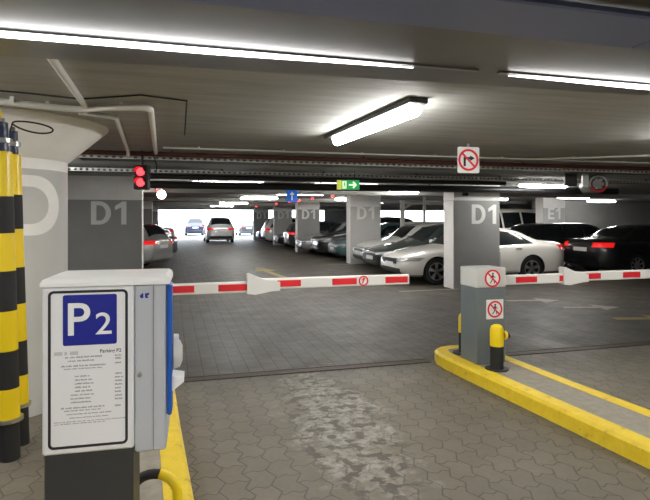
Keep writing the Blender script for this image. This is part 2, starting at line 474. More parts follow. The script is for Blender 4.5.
def pillar(x0, x1, y, dep, txt, label, tx=None, paintm='grey_paint', hp=2.07, size=.62, tz=1.83):
    t = thing('square_pillar', label, 'pillar', ((x0 + x1) / 2, y + dep / 2, 0))
    w = (x1 - x0) / 2
    MB().rbox(-w, w, -dep / 2, dep / 2, 0, hp, .012, 1).build('painted_shaft', M[paintm], t)
    MB().box(-w + .001, w - .001, -dep / 2 + .001, dep / 2 - .001, hp - .012, SL).build('bare_head', M['white_conc'], t)
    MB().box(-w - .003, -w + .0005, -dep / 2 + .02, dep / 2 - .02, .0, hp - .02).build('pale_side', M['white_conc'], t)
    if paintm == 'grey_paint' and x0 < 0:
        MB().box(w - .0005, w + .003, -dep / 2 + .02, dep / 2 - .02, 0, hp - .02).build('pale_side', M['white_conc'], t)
    if txt:
        glyphs(txt, size * .74, at(FX(-dep / 2), tx if tx is not None else w * .25, tz), -.001, .004).build('letters', M['letter'], t)
    return t
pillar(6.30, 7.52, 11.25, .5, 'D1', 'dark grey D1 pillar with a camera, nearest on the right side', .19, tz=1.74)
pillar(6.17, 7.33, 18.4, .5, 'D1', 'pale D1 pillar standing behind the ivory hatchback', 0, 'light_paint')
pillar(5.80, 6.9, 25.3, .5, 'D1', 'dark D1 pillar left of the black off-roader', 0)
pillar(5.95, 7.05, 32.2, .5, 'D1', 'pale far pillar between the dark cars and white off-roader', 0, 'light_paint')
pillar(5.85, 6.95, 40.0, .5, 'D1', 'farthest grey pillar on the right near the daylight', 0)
pillar(-2.05, -.58, 11.45, .5, 'D1', 'grey D1 pillar behind the ticket terminal', .12, 'grey_paint', 2.02, .62, 1.75)
pillar(-2.0, -.85, 25.3, .5, None, 'grey left pillar beyond the silver estate', 0)
pillar(-2.0, -.85, 36.0, .5, None, 'farthest grey left pillar near the daylight', 0)
pillar(14.45, 15.5, 18.6, .5, 'E1', 'pale E1 pillar behind the parked black cars', 0, 'light_paint')
pillar(14.3, 15.3, 25.8, .5, None, 'pale pillar deep in the garage between D1 and E1', 0, 'light_paint')

# ------------------------------------------------------------------ overhead: duct, lintel, lamps, pipes
t = thing('air_duct', 'grey metal duct with light strip across the top', 'duct', (1.0, 1.98, 2.28))
fe = lambda x: .385 - .0493 * (x + 1.64)
ne = lambda x: -.395
fl_ = lambda a, b, d_: (a, b, d_)
MB().prism([(-5.5, ne(-5.5)), (6.5, ne(6.5)), (6.5, fe(6.5)), (-5.5, fe(-5.5))], fl_, 0, .199).build('casing', M['duct'], t)
MB().prism([(-5.5, fe(-5.5)), (6.5, fe(6.5)), (6.5, fe(6.5) + .006), (-5.5, fe(-5.5) + .006)], fl_, .002, .02).build('edge_flange', M['duct'], t)
t = thing('light_strip', 'long LED light strip under the duct, left one', 'lamp', (-.6, 2.03, 2.28))
def strip(t, x0, x1, m):  # glowing tube shaped like a tapering reflection on the duct
    MB().box(x0 - .05, x1 + .3, -.011, .011, -.008, -.001).build('channel', M['steel'], t)
    mb = MB(); N = 40
    pts = []; rs = []
    for i in range(N + 1):
        u = i / N; pts.append((x0 + (x1 - x0) * u, 0, -.0145)); rs.append(.0125 * min(1, (1 - u) * 5 + .15, u * 5 + .15))
    mb.tube(pts, rs, 10).build('diffuser', m, t, True)
strip(t, -3.0, 1.55, M['led'])
t = thing('light_strip', 'LED light strip under the duct, right one', 'lamp', (1.25, 2.03, 2.28))
strip(t, .15, 4.0, M['led'])
t = thing('gate_lintel', 'blue steel lintel at the top of the photo', 'beam', (1.0, 1.45, 2.26))
MB().rbox(-4.5, .58, -.13, .125, 0, .2195, .006, 1).build('plate', M['blue_steel'], t)
MB().rbox(.59, 5.5, -.13, .125, 0, .2195, .006, 1).build('plate', M['blue_steel'], t)
t = thing('roller_gate', 'black rolled up gate above the lintel', 'gate', (1.0, 1.1, 2.33))
MB().tube([(-4.5, 0, 0), (5.5, 0, 0)], .14, 20).build('roll', M['black'], t, True)

def batten(x, y, L, axis, label, h=2.44, group=None, slope=0):
    t = thing('ceiling_light', label, 'lamp', (x, y, h), 0 if axis == 'y' else PI / 2, group)
    MB().rbox(-.05, .05, -L / 2 - .03, L / 2 + .03, -.01, SL - h, .008, 1).build('housing', M['pipe_white'], t)
    MB().tube([(0, -L / 2, -.034), (0, -L / 2 + .03, -.034), (0, L / 2 - .03, -.034), (0, L / 2, -.034)], [.034, .045, .045, .034], 14).build('diffuser', M['lamp'], t, True)
    return t
bt = batten(1.60, 4.27, 1.66, 'y', 'bright tube light on the ceiling behind the duct', 2.44)
bt.rotation_euler = (0, 0, R(2.9))
MB().rbox(-.085, .06, -.88, .95, 0, .0395, .006, 1).build('mounting_rail', M['anthracite'], bt)
batten(6.5, 14.5, .9, 'x', 'ceiling light above the white sedan, left of the near right pillar', 2.44)
batten(6.9, 20.9, 1.1, 'x', 'ceiling light right of the green exit sign', 2.44)
batten(7.95, 10.25, 1.2, 'x', 'ceiling light right of the near right pillar, beside the fan', 2.40)
batten(18.6, 20.0, 1.5, 'x', 'ceiling light right of the E1 pillar', 2.44)
batten(12.4, 19.0, 1.3, 'x', 'ceiling light left of the E1 pillar', 2.44)
batten(3.2, 20.5, 1.4, 'x', 'ceiling light over the aisle under the blue arrow sign', 2.44)
batten(3.0, 27.5, 1.4, 'x', 'ceiling light halfway down the aisle', 2.44)
batten(3.0, 34.0, 1.4, 'x', 'farthest ceiling light over the aisle', 2.44)
batten(9.0, 24.0, 1.4, 'x', 'ceiling light deep behind the pale D1 pillar', 2.44)
batten(14.2, 16.6, 1.4, 'x', 'ceiling light above the black estate', 2.44)  # added to brighten the face of the E1 pillar
batten(20.0, 12.0, 1.4, 'y', 'ceiling light at the far right above the black saloon', 2.44)
batten(-2.1, 8.3, 1.4, 'y', 'ceiling light left behind the round column', 2.44)  # placed out of sight to light the left grey pillar
for x, y, q in ((1.2, 11.95, 'left of the exit sign behind the black pipe'), (3.9, 11.95, 'right of the exit sign behind the black pipe'), (4.4, 13.05, 'over the white saloon nose'), (3.9, 16.6, 'over the ivory hatchback nose'),
                (9.2, 11.9, 'over the roof of the white saloon'), (2.8, 24.2, 'over the aisle left of the third D1 pillar'), (-1.6, 14.2, 'left of the aisle over the silver estate')):
    batten(x, y, 1.5, 'x', 'ceiling light ' + q, 2.45)  # most are added, tucked behind pipes, to brighten cars and aisle
g_ = 'ceiling lights above the driver'
for x, y in ((-1.6, -4.2), (1.9, -4.4), (-1.6, -1.6), (1.9, -1.6), (5.2, -1.6), (-1.6, .05), (1.9, .05), (5.4, .05)):
    batten(x, y, 1.5, 'y', 'tube light on the ceiling above the entry side', 2.42, g_)

# pipes and trays across the ceiling --------------------------------
def tray(y, h, x0, x1, name, label, zf=.055, dep=.32):
    t = thing(name, label, 'cable tray', (0, y, h))
    MB().box(x0, x1, 0, dep, 0, .004).build('base', M['tray'], t)
    mb = MB(); p = .085; x = x0                              # near flange with its row of slots
    mb.box(x0, x1, -.004, .0, 0, .013); mb.box(x0, x1, -.004, 0, zf - .012, zf)
    while x < x1:
        mb.box(x, x + p * .55, -.004, 0, .013, zf - .012); x += p
    mb.build('slotted_flange', M['zinc'], t)
    MB().box(x0, x1, dep - .004, dep, 0, zf).build('far_flange', M['tray'], t)
    x = x0 + .6
    while x < x1: MB().box(x, x + .03, dep / 2 - .015, dep / 2 + .015, .003, SL - h).build('hanger', M['tray'], t); x += 1.8
    for k in range(5):
        MB().tube([(x0 + (x1 - x0) * i / 24, .05 + k * .05 + .012 * math.sin(i * 1.7 + k), .02 + .004 * (k % 2)) for i in range(25)], .013, 6).build('cable', M['rubber'], t, True)
batten(4.9, 3.6, 1.5, 'y', 'tube light on the ceiling outside the right edge of the photo', 2.42)
batten(-2.9, 5.2, 1.5, 'y', 'tube light on the ceiling left behind the striped pipes', 2.42)  # added out of view to brighten the round column
batten(-2.2, 3.1, 1.5, 'y', 'tube light on the ceiling left of the round column, outside the photo', 2.42)  # extra lamp beside the view, added for a brighter column
tray(7.15, 2.385, -1.1, 10.5, 'cable_tray', 'slotted steel cable tray nearest the barrier, below the red pipe')
tray(9.15, 2.385, -1.6, 10.5, 'cable_tray', 'second slotted cable tray, behind the near one')
def pipe(name, label, pts, r, m, cat='pipe', clips=None):
    t = thing(name, label, cat, pts[0])
    o = Vector(pts[0])
    MB().tube([Vector(p) - o for p in pts], r, 12).build('run', m, t, True)
    if clips:
        for p in clips: MB().box(p[0] - o.x - .012, p[0] - o.x + .012, p[1] - o.y - .012, p[1] - o.y + .012, p[2] - o.z, SL - o.z - .001).build('clip', m, t)
    return t
pipe('sprinkler_pipe', 'dark red sprinkler pipe across the ceiling above the tray', [(-1.6, 6.95, 2.435), (10.5, 6.85, 2.435)], .028, M['pipe_red'], clips=[(x, 6.9, 2.44) for x in (0, 2.5, 5, 7.5)])
pipe('conduit', 'thin white conduit along the ceiling above the red pipe', [(-.1, 6.5, 2.462), (10.5, 6.3, 2.462)], .011, M['pipe_white'], clips=[(x, 6.45 - x * .015, 2.46) for x in (.3, 1.3, 2.3, 3.3, 4.3, 5.3, 6.3)])
pipe('conduit', 'white conduit branching to the right edge of the ceiling', [(4.75, 6.38, 2.458), (6.3, 5.35, 2.458), (8, 4.3, 2.458)], .012, M['pipe_white'], clips=[(5.2, 6.08, 2.46), (6.3, 5.35, 2.46)])
pipe('drain_pipe', 'thick black lagged pipe behind the exit sign', [(-.55, 11.0, 2.30), (10.5, 10.8, 2.30)], .075, M['pipe_black'], clips=[(x, 10.9, 2.3) for x in (.5, 3, 5.5, 8)])
pipe('drain_pipe', 'black lagged pipe just below the second tray', [(-.55, 9.7, 2.37), (6.6, 9.7, 2.37)], .05, M['pipe_black'], clips=[(x, 9.7, 2.37) for x in (1.5, 4, 6.5)])
pipe('air_duct', 'long flat dark duct across the ceiling behind the trays', [(-.5, 12.6, 2.40), (11.5, 12.6, 2.40)], .07, M['pipe_black'], 'duct', clips=[(x, 12.6, 2.4) for x in (1, 4, 7)])  # added to darken the ceiling where the slab gets little light
pipe('conduit', 'white pipe bending along the head of the round column', [(-3.2, 3.95, 2.44), (-1.14, 4.12, 2.44), (-.75, 4.26, 2.44), (-.60, 4.26, 2.44), (-.50, 4.16, 2.44), (-.22, 4.07, 2.44), (-.17, 4.09, 2.44), (-.15, 4.14, 2.44), (-.19, 6.85, 2.44)], .024, M['pipe_white'],
     clips=[(-1.05, 4.13, 2.44), (-.85, 4.23, 2.44), (-.35, 4.11, 2.44)])
pipe('conduit', 'white pipe branching back towards the traffic light', [(-.66, 4.33, 2.432), (-.46, 4.45, 2.432), (-.42, 4.5, 2.432), (-.50, 6.82, 2.432), (-.51, 6.86, 2.38)], .02, M['pipe_white'])
pipe('conduit', 'straight white pipe on the ceiling between duct and column', [(-.575, 2.42, 2.455), (-.60, 4.2, 2.455)], .022, M['pipe_white'])
pipe('ceiling_cable', 'black cable sagging along the ceiling by the round column', [(-3, 3.7, 2.468), (-1.4, 3.85, 2.468), (-.9, 3.95, 2.47), (-.6, 4.0, 2.462), (-.2, 3.8, 2.47), (.1, 3.9, 2.47), (.12, 5.5, 2.47)], .006, M['rubber'], 'cable')

# ------------------------------------------------------------------ signs
def no_entry_ring(fn, r, d, parent, mw, mr, sub):
    MB().ring(r * .80, r, fn, d, d + .003).build('red_ring', mr, parent)
    s_ = r * .9 * math.sin(R(45)); w = r * .085
    k = w * .7071
    sg = 1
    MB().prism([(-s_ - k, s_ - k), (-s_ + k, s_ + k), (s_ + k, -s_ + k), (s_ - k, -s_ - k)], fn, d, d + .0035).build('red_slash', mr, parent)
def bar(mb, p, q, w0, w1, fn, d0, d1):
    p = Vector(p); q = Vector(q); n_ = (q - p).normalized(); n_ = Vector((-n_.y, n_.x))
    mb.prism([tuple(p + n_ * w0), tuple(p - n_ * w0), tuple(q - n_ * w1), tuple(q + n_ * w1)], fn, d0, d1)
def walker(fn, r, d, parent, name='walking_figure', m=None):
    mb = MB(); e = d + .0025
    mb.ring(0.0001, r * .12, at(fn, r * .04, r * .52), d, e, 12)
    for p, q, a, b in (((.03, .36), (0, -.05), .12, .09), ((-.01, -.02), (.2, -.28), .07, .05), ((.2, -.28), (.26, -.6), .05, .04), ((-.01, -.02), (-.12, -.32), .07, .05),
                       ((-.12, -.32), (-.34, -.55), .05, .04), ((.04, .34), (.26, .1), .05, .035), ((.26, .1), (.38, .12), .035, .03), ((.0, .34), (-.2, .16), .05, .035), ((-.2, .16), (-.26, -.04), .035, .03)):
        bar(mb, (p[0] * r, p[1] * r), (q[0] * r, q[1] * r), a * r, b * r, fn, d, e)
    mb.build(name, m or M['ink'], parent)

# no-right-turn sign hung under the slab
t = thing('road_sign', 'white no right turn sign hanging from the ceiling', 'sign', (3.17, 5.34, 2.295), -R(4))
f0 = FX(0)
MB().prism(rrect(.262, .29, .02), f0, -.004, 0).build('plate', M['white'], t)
ring_fn = f0
MB().ring(.097, .122, f0, 0, .003).build('red_ring', M['red'], t)
a = MB(); bar(a, (-.045, -.07), (-.045, .02), .013, .013, f0, 0, .0025); bar(a, (-.058, .02), (.02, .02), .013, .013, f0, 0, .0025)
a.prism([(.02, .05), (.02, -.01), (.075, .02)], f0, 0, .0025).build('arrow', M['ink'], t)
bar(b_ := MB(), (-.075, .075), (.075, -.075), .011, .011, f0, .0005, .0035); b_.build('red_slash', M['red'], t)
MB().box(-.015, .015, .004, .02, .05, SL - 2.295).build('bracket', M['steel'], t)

# green exit sign
t = thing('exit_sign', 'green lit exit sign with running man and arrow', 'sign', (2.97, 9.0, 2.23), -R(8))
MB().rbox(-.20, .20, -.02, .02, -.085, .085, .004, 1).build('box', M['white'], t)
f1 = FX(-.02)
MB().prism([(-.195, -.08), (-.12, -.08), (-.12, .08), (-.195, .08)], f1, 0, .002).build('yellow_panel', mat('exit_yellow', (.75, .8, .12), .4, emit=(.8, .9, .1), strength=.12), t)
MB().prism([(-.12, -.08), (.195, -.08), (.195, .08), (-.12, .08)], f1, 0, .002).build('green_panel', M['green'], t)
a = MB(); a.prism([(-.105, -.065), (-.03, -.065), (-.03, .065), (-.105, .065)], f1, .002, .004).build('white_door', M['exit_white'], t)
walker(at(f1, -.065, 0), .085, .004, t, 'running_figure', M['green'])
a = MB(); bar(a, (.01, 0), (.12, 0), .015, .015, f1, .002, .004); bar(a, (.085, .055), (.14, -.005), .014, .014, f1, .002, .004); bar(a, (.085, -.055), (.14, .005), .014, .014, f1, .002, .004)
a.build('white_arrow', M['exit_white'], t)
MB().box(-.12, -.11, -.005, .005, .085, SL - 2.23).box(.11, .12, -.005, .005, .085, SL - 2.23).build('hangers', M['black'], t)

# blue straight-on sign
t = thing('road_sign', 'blue square sign with white up arrow over the aisle', 'sign', (3.06, 14.0, 2.233), -R(8))
MB().prism(rrect(.30, .31, .02), FX(0), -.006, 0).build('plate', M['road_blue'], t)
a = MB(); bar(a, (0, -.11), (0, .05), .02, .02, FX(0), 0, .003); a.prism([(-.065, .03), (.065, .03), (0, .125)], FX(0), 0, .003)
a.build('white_arrow', M['white'], t)
MB().box(-.01, .01, .006, .02, .0, SL - 2.233).build('hanger', M['steel'], t)

# traffic light with its red lamps, on a ceiling arm
t = thing('traffic_light', 'dark traffic light glowing red under the ceiling', 'traffic light', (-.36, 7.0, 2.0), R(-12))
MB().rbox(-.085, .085, -.05, .09, 0, .30, .012, 2).build('housing', M['black'], t)
for z in (.215, .085):
    MB().lathe([(0, .012), (.03, .011), (.046, .004), (.05, 0)], 20, lambda x, y, zz, z=z: (x, -.05 - zz, z + y)).build('red_lamp', M['red_lamp'], t, True)
    v = MB(); v.ring(.056, .06, lambda a, b, d_, z=z: (a, -.05 - d_, z + b), 0, .09, 16, R(0), R(180)); v.build('visor', M['black'], t)
MB().tube([(0, .03, .29), (0, .03, SL - 2.0)], .015, 8).build('drop_rod', M['black'], t)
MB().tube([(.09, .02, .2), (.16, .04, .16), (.17, .06, .30), (.12, .03, SL - 2.0)], .008, 8).build('cable', M['rubber'], t)

# floodlight beyond it
t = thing('flood_lamp', 'round white lamp lit beside the traffic light', 'lamp', (-.22, 12.3, 2.16))
MB().lathe([(0, .10), (.04, .09), (.075, .065), (.09, .03), (.095, 0), (0.0, 0)], 24, lambda x, y, z: (x, -z, y)).build('globe', mat('globe', (.9, .9, .86), .3, emit=(1, .97, .88), strength=3), t, True)
MB().tube([(0, .02, .05), (0, .02, SL - 2.16)], .012, 8).build('rod', M['pipe_white'], t)

# bay indicators
led_spots = [(5.2, 13.0), (5.2, 15.3), (5.2, 17.4), (5.2, 20.1), (5.2, 22.4), (5.2, 24.4), (5.2, 27.6), (5.2, 30), (5.2, 34.5), (5.2, 37), (-.35, 15.0), (-.35, 18.5), (-.35, 21.5), (10.6, 13.2), (10.6, 15.4), (13.2, 21.0)]
nm = ['over the white sedan', 'over the dark green car', 'over the ivory hatchback', 'over the teal car', 'over the black off-roader', 'over the silver car', 'over the first dark car past the third pillar',
      'over the second dark car past the third pillar', 'over the pale white off-roader', 'over the farthest right bay', 'left of the aisle nearest the traffic light', 'left of the aisle over the silver estate', 'left of the aisle over the dark saloon',
      'over the black saloon on the right', 'over the black estate on the right', 'left of the E1 pillar']
first = None
for (x, y), q in zip(led_spots, nm):
    lb = 'small red bay indicator light ' + q
    if first is None:
        first = thing('bay_indicator', lb, 'indicator light', (x, y, 2.40), 0, 'red bay indicator lights')
        MB().rbox(-.05, .05, -.05, .05, -.0, SL - 2.40, .008, 1).build('base', M['white'], first)
        MB().lathe([(0, -.05), (.025, -.045), (.045, -.02), (.05, 0)], 14).build('red_dome', M['red_led'], first, True)
    else: clone(first, (x, y, 2.40), lb)

# fan group at the right
t = thing('jet_fan', 'dark round jet fan with red and white mouth under the ceiling', 'fan', (7.37, 8.0, 2.265), R(-30))
fy = lambda x, y, z: (x, z, y)
MB().lathe([(.10, -.02), (.165, 0), (.17, .05), (.17, .75), (.10, .78), (0, .78)], 28, fy).build('casing', M['anthracite'], t, True)
MB().ring(.10, .158, lambda a, b, d_: (a, -.004 - d_, b), -.01, .01, 28, R(200), R(340)).build('red_guard', M['red'], t)
MB().ring(.12, .158, lambda a, b, d_: (a, -.004 - d_, b), -.01, .01, 28, R(-20), R(200)).build('white_guard', M['cap_grey'], t)
h_ = MB()
for k in range(7):
    a_ = 2 * PI * k / 7; bar(h_, (0, 0), (.12 * math.cos(a_), .12 * math.sin(a_)), .02, .035, lambda a, b, d_: (a, .06 + d_, b), 0, .006)
h_.build('impeller', M['cap_grey'], t)
MB().box(-.12, .12, .2, .25, .12, SL - 2.265).box(-.12, .12, .55, .6, .12, SL - 2.265).build('brackets', M['steel'], t)
t = thing('junction_box', 'black control box under the ceiling left of the fan', 'box', (6.86, 8.1, 2.22), R(-30))
MB().rbox(-.10, .10, -.06, .06, 0, SL - 2.22 , .01, 1).build('box', M['black'], t)
t = thing('junction_box', 'white control box under the ceiling left of the fan', 'box', (7.09, 8.0, 2.2), R(-30))
MB().rbox(-.05, .05, -.05, .05, 0, SL - 2.2 , .01, 1).build('box', M['white'], t)
t = thing('security_camera', 'small black camera on the near right pillar', 'camera', (6.55, 11.245, 2.21))
MB().rbox(-.055, .055, -.12, -.02, -.05, .05, .012, 2).build('body', M['black'], t)
MB().tube([(0, -.03, 0), (0, 0.004, 0)], .02, 10).build('mount', M['black'], t)

# white pipe frame seen between the right pillars
t = thing('pipe_frame', 'white pipe frame with brace behind the white sedan', 'frame', (8.87, 18.7, 0))
MB().tube([(-.55, 0, 0), (-.55, 0, 2.3)], .09, 12).build('post', M['pipe_white'], t, True)
MB().tube([(.35, 0, 0), (.35, 0, SL - .005)], .06, 12).build('post', M['pipe_white'], t, True)
MB().tube([(-.55, 0, 2.2), (2.3, 0, 2.2)], .05, 12).build('rail', M['pipe_white'], t, True)
MB().tube([(-.55, 0, 1.95), (-.2, 0, 2.18)], .045, 10).build('brace', M['pipe_white'], t, True)
MB().tube([(-.5, 0, 1.45), (2.3, 0, 1.48)], .05, 12).build('rail', M['pipe_white'], t, True)

# ------------------------------------------------------------------ ticket terminal
KR = -R(2.5)
t = thing('ticket_terminal', 'white parking ticket terminal with a P2 price board', 'ticket machine', (-.25, 2.30, .12), KR)
zb, zt = .605, 1.262                                        # cabinet underside and top, above the island
x0, xm, x1 = -.235, .103, .237
MB().rbox(x0 + .004, xm - .004, .015, .27, 0, zb + .02, .006, 1).build('pedestal', M['anthracite'], t)
MB().rbox(x0, xm, 0.0, .30, zb, zt, .008, 1).build('cabinet', M['cab_white'], t)
sd = MB().rbox(xm + .003, x1 - .01, .002, .30, zb - .02, zt, .008, 1).build('side_door', M['cab_grey'], t)
MB().box(x1 - .06, x1 - .0575, -.0015, .01, zb - .015, zt - .005).build('door_seam', M['ink_grey'], sd)
MB().lathe([(0, .012), (.008, .012), (.010, .008), (.011, 0)], 14, lambda x, y, z: (xm + .022 + x, .002 - z, .90 + y)).build('lock', M['chrome'], sd, True)
e_ = MB(); f2 = at(FX(.002), xm + .04, zt - .045)
e_.prism([(-.018, .0), (-.006, .012), (-.004, .004), (-.004, -.010), (-.014, -.010)], f2, 0, .0015)
e_.prism([(.002, .008), (.018, .011), (.018, .002), (.010, .0), (.016, -.010), (.003, -.010)], f2, 0, .0015)
e_.build('blue_emblem', M['sign_blue'], sd)
# domed white cap
prof = [(-.012, 0), (-.012, .014), (-.004, .028), (.02, .036), (.10, .040)]
c_ = MB(); w0, w1, dd = x0 - .006, x1 + .004, .31
rings = []
for o_, z in prof:
    i_ = o_ + .012
    rings.append([(w0 + i_, -.008 + i_, zt + z), (w1 - i_ * .5, -.008 + i_, zt + z), (w1 - i_ * .5, dd - i_ * .5, zt + z), (w0 + i_, dd - i_ * .5, zt + z)])
vs = [p for r_ in rings for p in r_]; fs = [(3, 2, 1, 0), tuple(range(len(vs) - 4, len(vs)))]
for i in range(len(rings) - 1):
    for k in range(4): fs.append((i * 4 + k, i * 4 + (k + 1) % 4, i * 4 + 4 + (k + 1) % 4, i * 4 + 4 + k))
c_.add(vs, fs).build('domed_cap', M['white'], t)
# blue driver-side fascia and its fittings
fa = MB().rbox(x1 - .006, x1 + .012, .0, .12, zb + .12, zt - .002, .006, 1).build('driver_fascia', M['fascia_blue'], t)
MB().lathe([(0, .05), (.02, .05), (.035, .035), (.04, 0)], 18, lambda x, y, z: (x1 + .018 + z * .7, .07 + x, .90 + y * 1.6 + .06)).build('speaker_cowl', M['cap_grey'], fa, True)
MB().prism([(0, -.03), (.05, .008), (.05, .025), (0, .035)], lambda a, b, d_: (x1 + .010 + a, .02 + d_, .845 + b), 0, .10).build('ticket_mouth', M['white'], fa)
MB().lathe([(0, .02), (.012, .02), (.014, 0)], 14, lambda x, y, z: (x1 + .018 + z, .07 + x, 1.03 + y)).build('call_button', M['white'], fa, True)
# price board
bcx, bcz = (x0 + xm) / 2, (zb + zt) / 2 + .004
bd = MB().prism(rrect(xm - x0 - .022, zt - zb - .018, .014), at(FX(0), bcx, bcz), -.001, .003).build('price_board', M['board_white'], t)
bw, bh = xm - x0 - .045, zt - zb - .040
o2 = rrect(bw, bh, .020); i2 = rrect(bw - .020, bh - .020, .011)
fb = at(FX(0), bcx, bcz); vs = []; n = len(o2)
for a, b in zip(o2, i2): vs += [fb(*a, .0028), fb(*a, .0045), fb(*b, .0045), fb(*b, .0028)]
MB().add(vs, [(i * 4 + k, (i + 1) % n * 4 + k, (i + 1) % n * 4 + k + 1, i * 4 + k + 1) for i in range(n) for k in range(3)]).build('black_border', M['ink'], bd)
sq, sz = .198, bcz + .192
MB().prism(rrect(sq, sq, .008), at(FX(0), bcx + .006, sz), .0028, .0045).build('blue_square', M['sign_blue'], bd)
letters('P', .180, at(FX(0), bcx - .034, sz + .004), .004, .006, .010).build('letter', M['white'], bd)
letters('2', .122, at(FX(0), bcx + .056, sz - .016), .004, .006, .005, 1.1).build('digit', M['white'], bd)
letters('Parking P2', .019, at(FX(0), bcx + .082, sz - .128), .0028, .0038, .01).build('heading', M['ink'], bd)
random.seed(3)
def words(xa, xb, z, h, gap=.004):
    x = xa; tx = MB()
    while x < xb - .004:
        w = min(random.uniform(.008, .026), xb - x)
        # each unreadable word is a run of small uneven strokes
        k = x
        while k < x + w - .001:
            hh = h * random.uniform(.55, 1.)
            tx.prism([(k, 0), (k + .0026, 0), (k + .0026, hh), (k, hh)], at(FX(0), bcx, z), .0028, .0036); k += .0038
        x += w + gap
    tx.build('price_line', M['ink_grey'], bd)
rows = [(-.085, .05, 0, .007), (-.075, .02, -.014, .006), (-.10, .062, -.034, .007), (-.09, .05, -.044, .005)]
z0 = sz - .148
for xa, xb, dz, h in rows: words(xa, xb, z0 + dz, h)
for k in range(8): words(-.05 if k < 5 else -.065, .005 + .008 * (k % 3), z0 - .075 - k * .0145, .0065)
for dz in [-.000, -.012, -.030] + [-.072 - k * .0145 for k in range(8)] + [-.20]: words(.098, .125, z0 + dz, .007, .003)
for xa, xb, dz, h in ((-.10, .06, -.198, .007), (-.09, .05, -.208, .005), (-.08, .085, -.222, .005), (-.07, .07, -.236, .004), (-.125, .135, -.250, .004), (-.125, .06, -.258, .004)): words(xa, xb, z0 + dz, h)
lg = MB()
for k, w in enumerate((.030, .010, .030)):
    xx = (-.125, -.088, -.068)[k]
    lg.prism([(xx, 0), (xx + w, 0), (xx + w, .014), (xx, .014)], at(FX(0), bcx, sz - .136), .0028, .0034)
lg.build('pale_emblem', mat('pale_print', (.55, .55, .57), .6), bd)

# hoop guard by the terminal foot
t = thing('hoop_guard', 'black and yellow bent tube guard beside the terminal foot', 'guard rail', (-.065, 2.83, .12))
hp = [(-.14, .0, 0), (-.14, 0, .38)]
hp = []
for i in range(15):
    a_ = PI - PI * i / 14
    hp.append((.11 * math.cos(a_) - .02, -.03 - .02 * math.cos(a_), .165 + .10 * math.sin(a_)))
hp = [(-.13, -.01, 0)] + hp + [(.09, -.05, 0)]
cut = 9
MB().tube(hp[:cut + 1], .024, 14).build('black_bend', M['rubber'], t, True)
MB().tube(hp[cut:], .0241, 14).build('yellow_bend', M['y_hazard'], t, True)
MB().lathe([(0, 0), (.05, 0), (.05, .008), (0, .008)], 16, lambda x, y, z: (x + .09, y - .05, z)).build('foot', M['black'], t)

# ------------------------------------------------------------------ barriers
def stripes_boom(x0, x1, h, red, fn):
    mb = MB(); edges = sorted({x0, x1, *[v for r_ in red for v in r_]})
    return edges
def boom_mesh(x0, x1, red, thick=.05, h=.105):
    """white hollow-profile boom along X; red blocks on its faces"""
    mb = MB(); mb.rbox(x0, x1, -thick / 2, thick / 2, -h / 2, h / 2, .012, 2)
    return mb
def barrier(loc, label, side, boom_sections, reds, coup, sign_at, tip_sign):
    t = thing('barrier_gate', label, 'barrier', loc)
    MB().rbox(0, .345, 0, .32, 0, .775, .008, 1).build('housing', M['post_grey'], t)
    MB().rbox(-.006, .351, -.006, .326, .77, .945, .014, 2).build('cap', M['cap_grey'], t)
    return t
IS = .135
bx, by = 3.02, 4.93
t = thing('barrier_gate', 'grey barrier post on the kerb island with a boom to the right', 'barrier', (bx, by, IS))
def post_parts(t):
    MB().rbox(0, .345, 0, .32, 0, .795, .008, 1).build('housing', M['post_grey'], t)
    MB().rbox(-.004, .349, -.004, .324, .792, .995, .012, 2).build('cap', M['cap_grey'], t)
post_parts(t)
def nped(t, cx, cz, r, y, plate):
    f = at(FX(y), cx, cz)
    if plate: s = MB().prism(rrect(r * 2.3, r * 2.3, .004), f, -.001, .002).build('pedestrian_sign', M['white'], t)
    else: s = MB().ring(.0005, r * .98, f, -.001, .002, 32).build('pedestrian_sign', M['white'], t)
    no_entry_ring(f, r, .002, s, M['white'], M['red'], None); walker(f, r, .002, s)
nped(t, .185, .888, .092, -.004, False)
nped(t, .215, .565, .088, 0, True)
def boom(t, x0, x1, reds, z, y, cx=None, flip=False, name='boom'):
    b = MB().rbox(x0, x1, y - .03, y + .03, z - .052, z + .052, .01, 2).build(name, M['boom_white'], t)
    for a, c in reds:
        MB().rbox(a, c, y - .032, y + .032, z - .032, z + .032, .002, 1).build('red_block', M['red'], b)
    return b
def coupling(t, x, z, y, L=.34, d=.155):
    f = lambda a, b, k: (x + a, y + k, z + b)
    MB().prism([(0, -.075), (.08, -.085), (L * .75, -.058), (L, -.055), (L, .03), (L * .45, .065), (.02, .12), (0, .11)], f, -.045, .045).build('coupling', M['boom_white'], t)
zz = .985 - IS
boom(t, .35, 1.24, [(.56, .83), (1.12, 1.235)], zz - .006, .16)
boom(t, 1.245, 4.9, [(1.42, 1.68), (1.99, 2.24), (2.6, 2.9), (3.3, 3.6)], zz + .006, .16, name='outer_boom')
coupling(t, 1.17, zz, .16, .33)
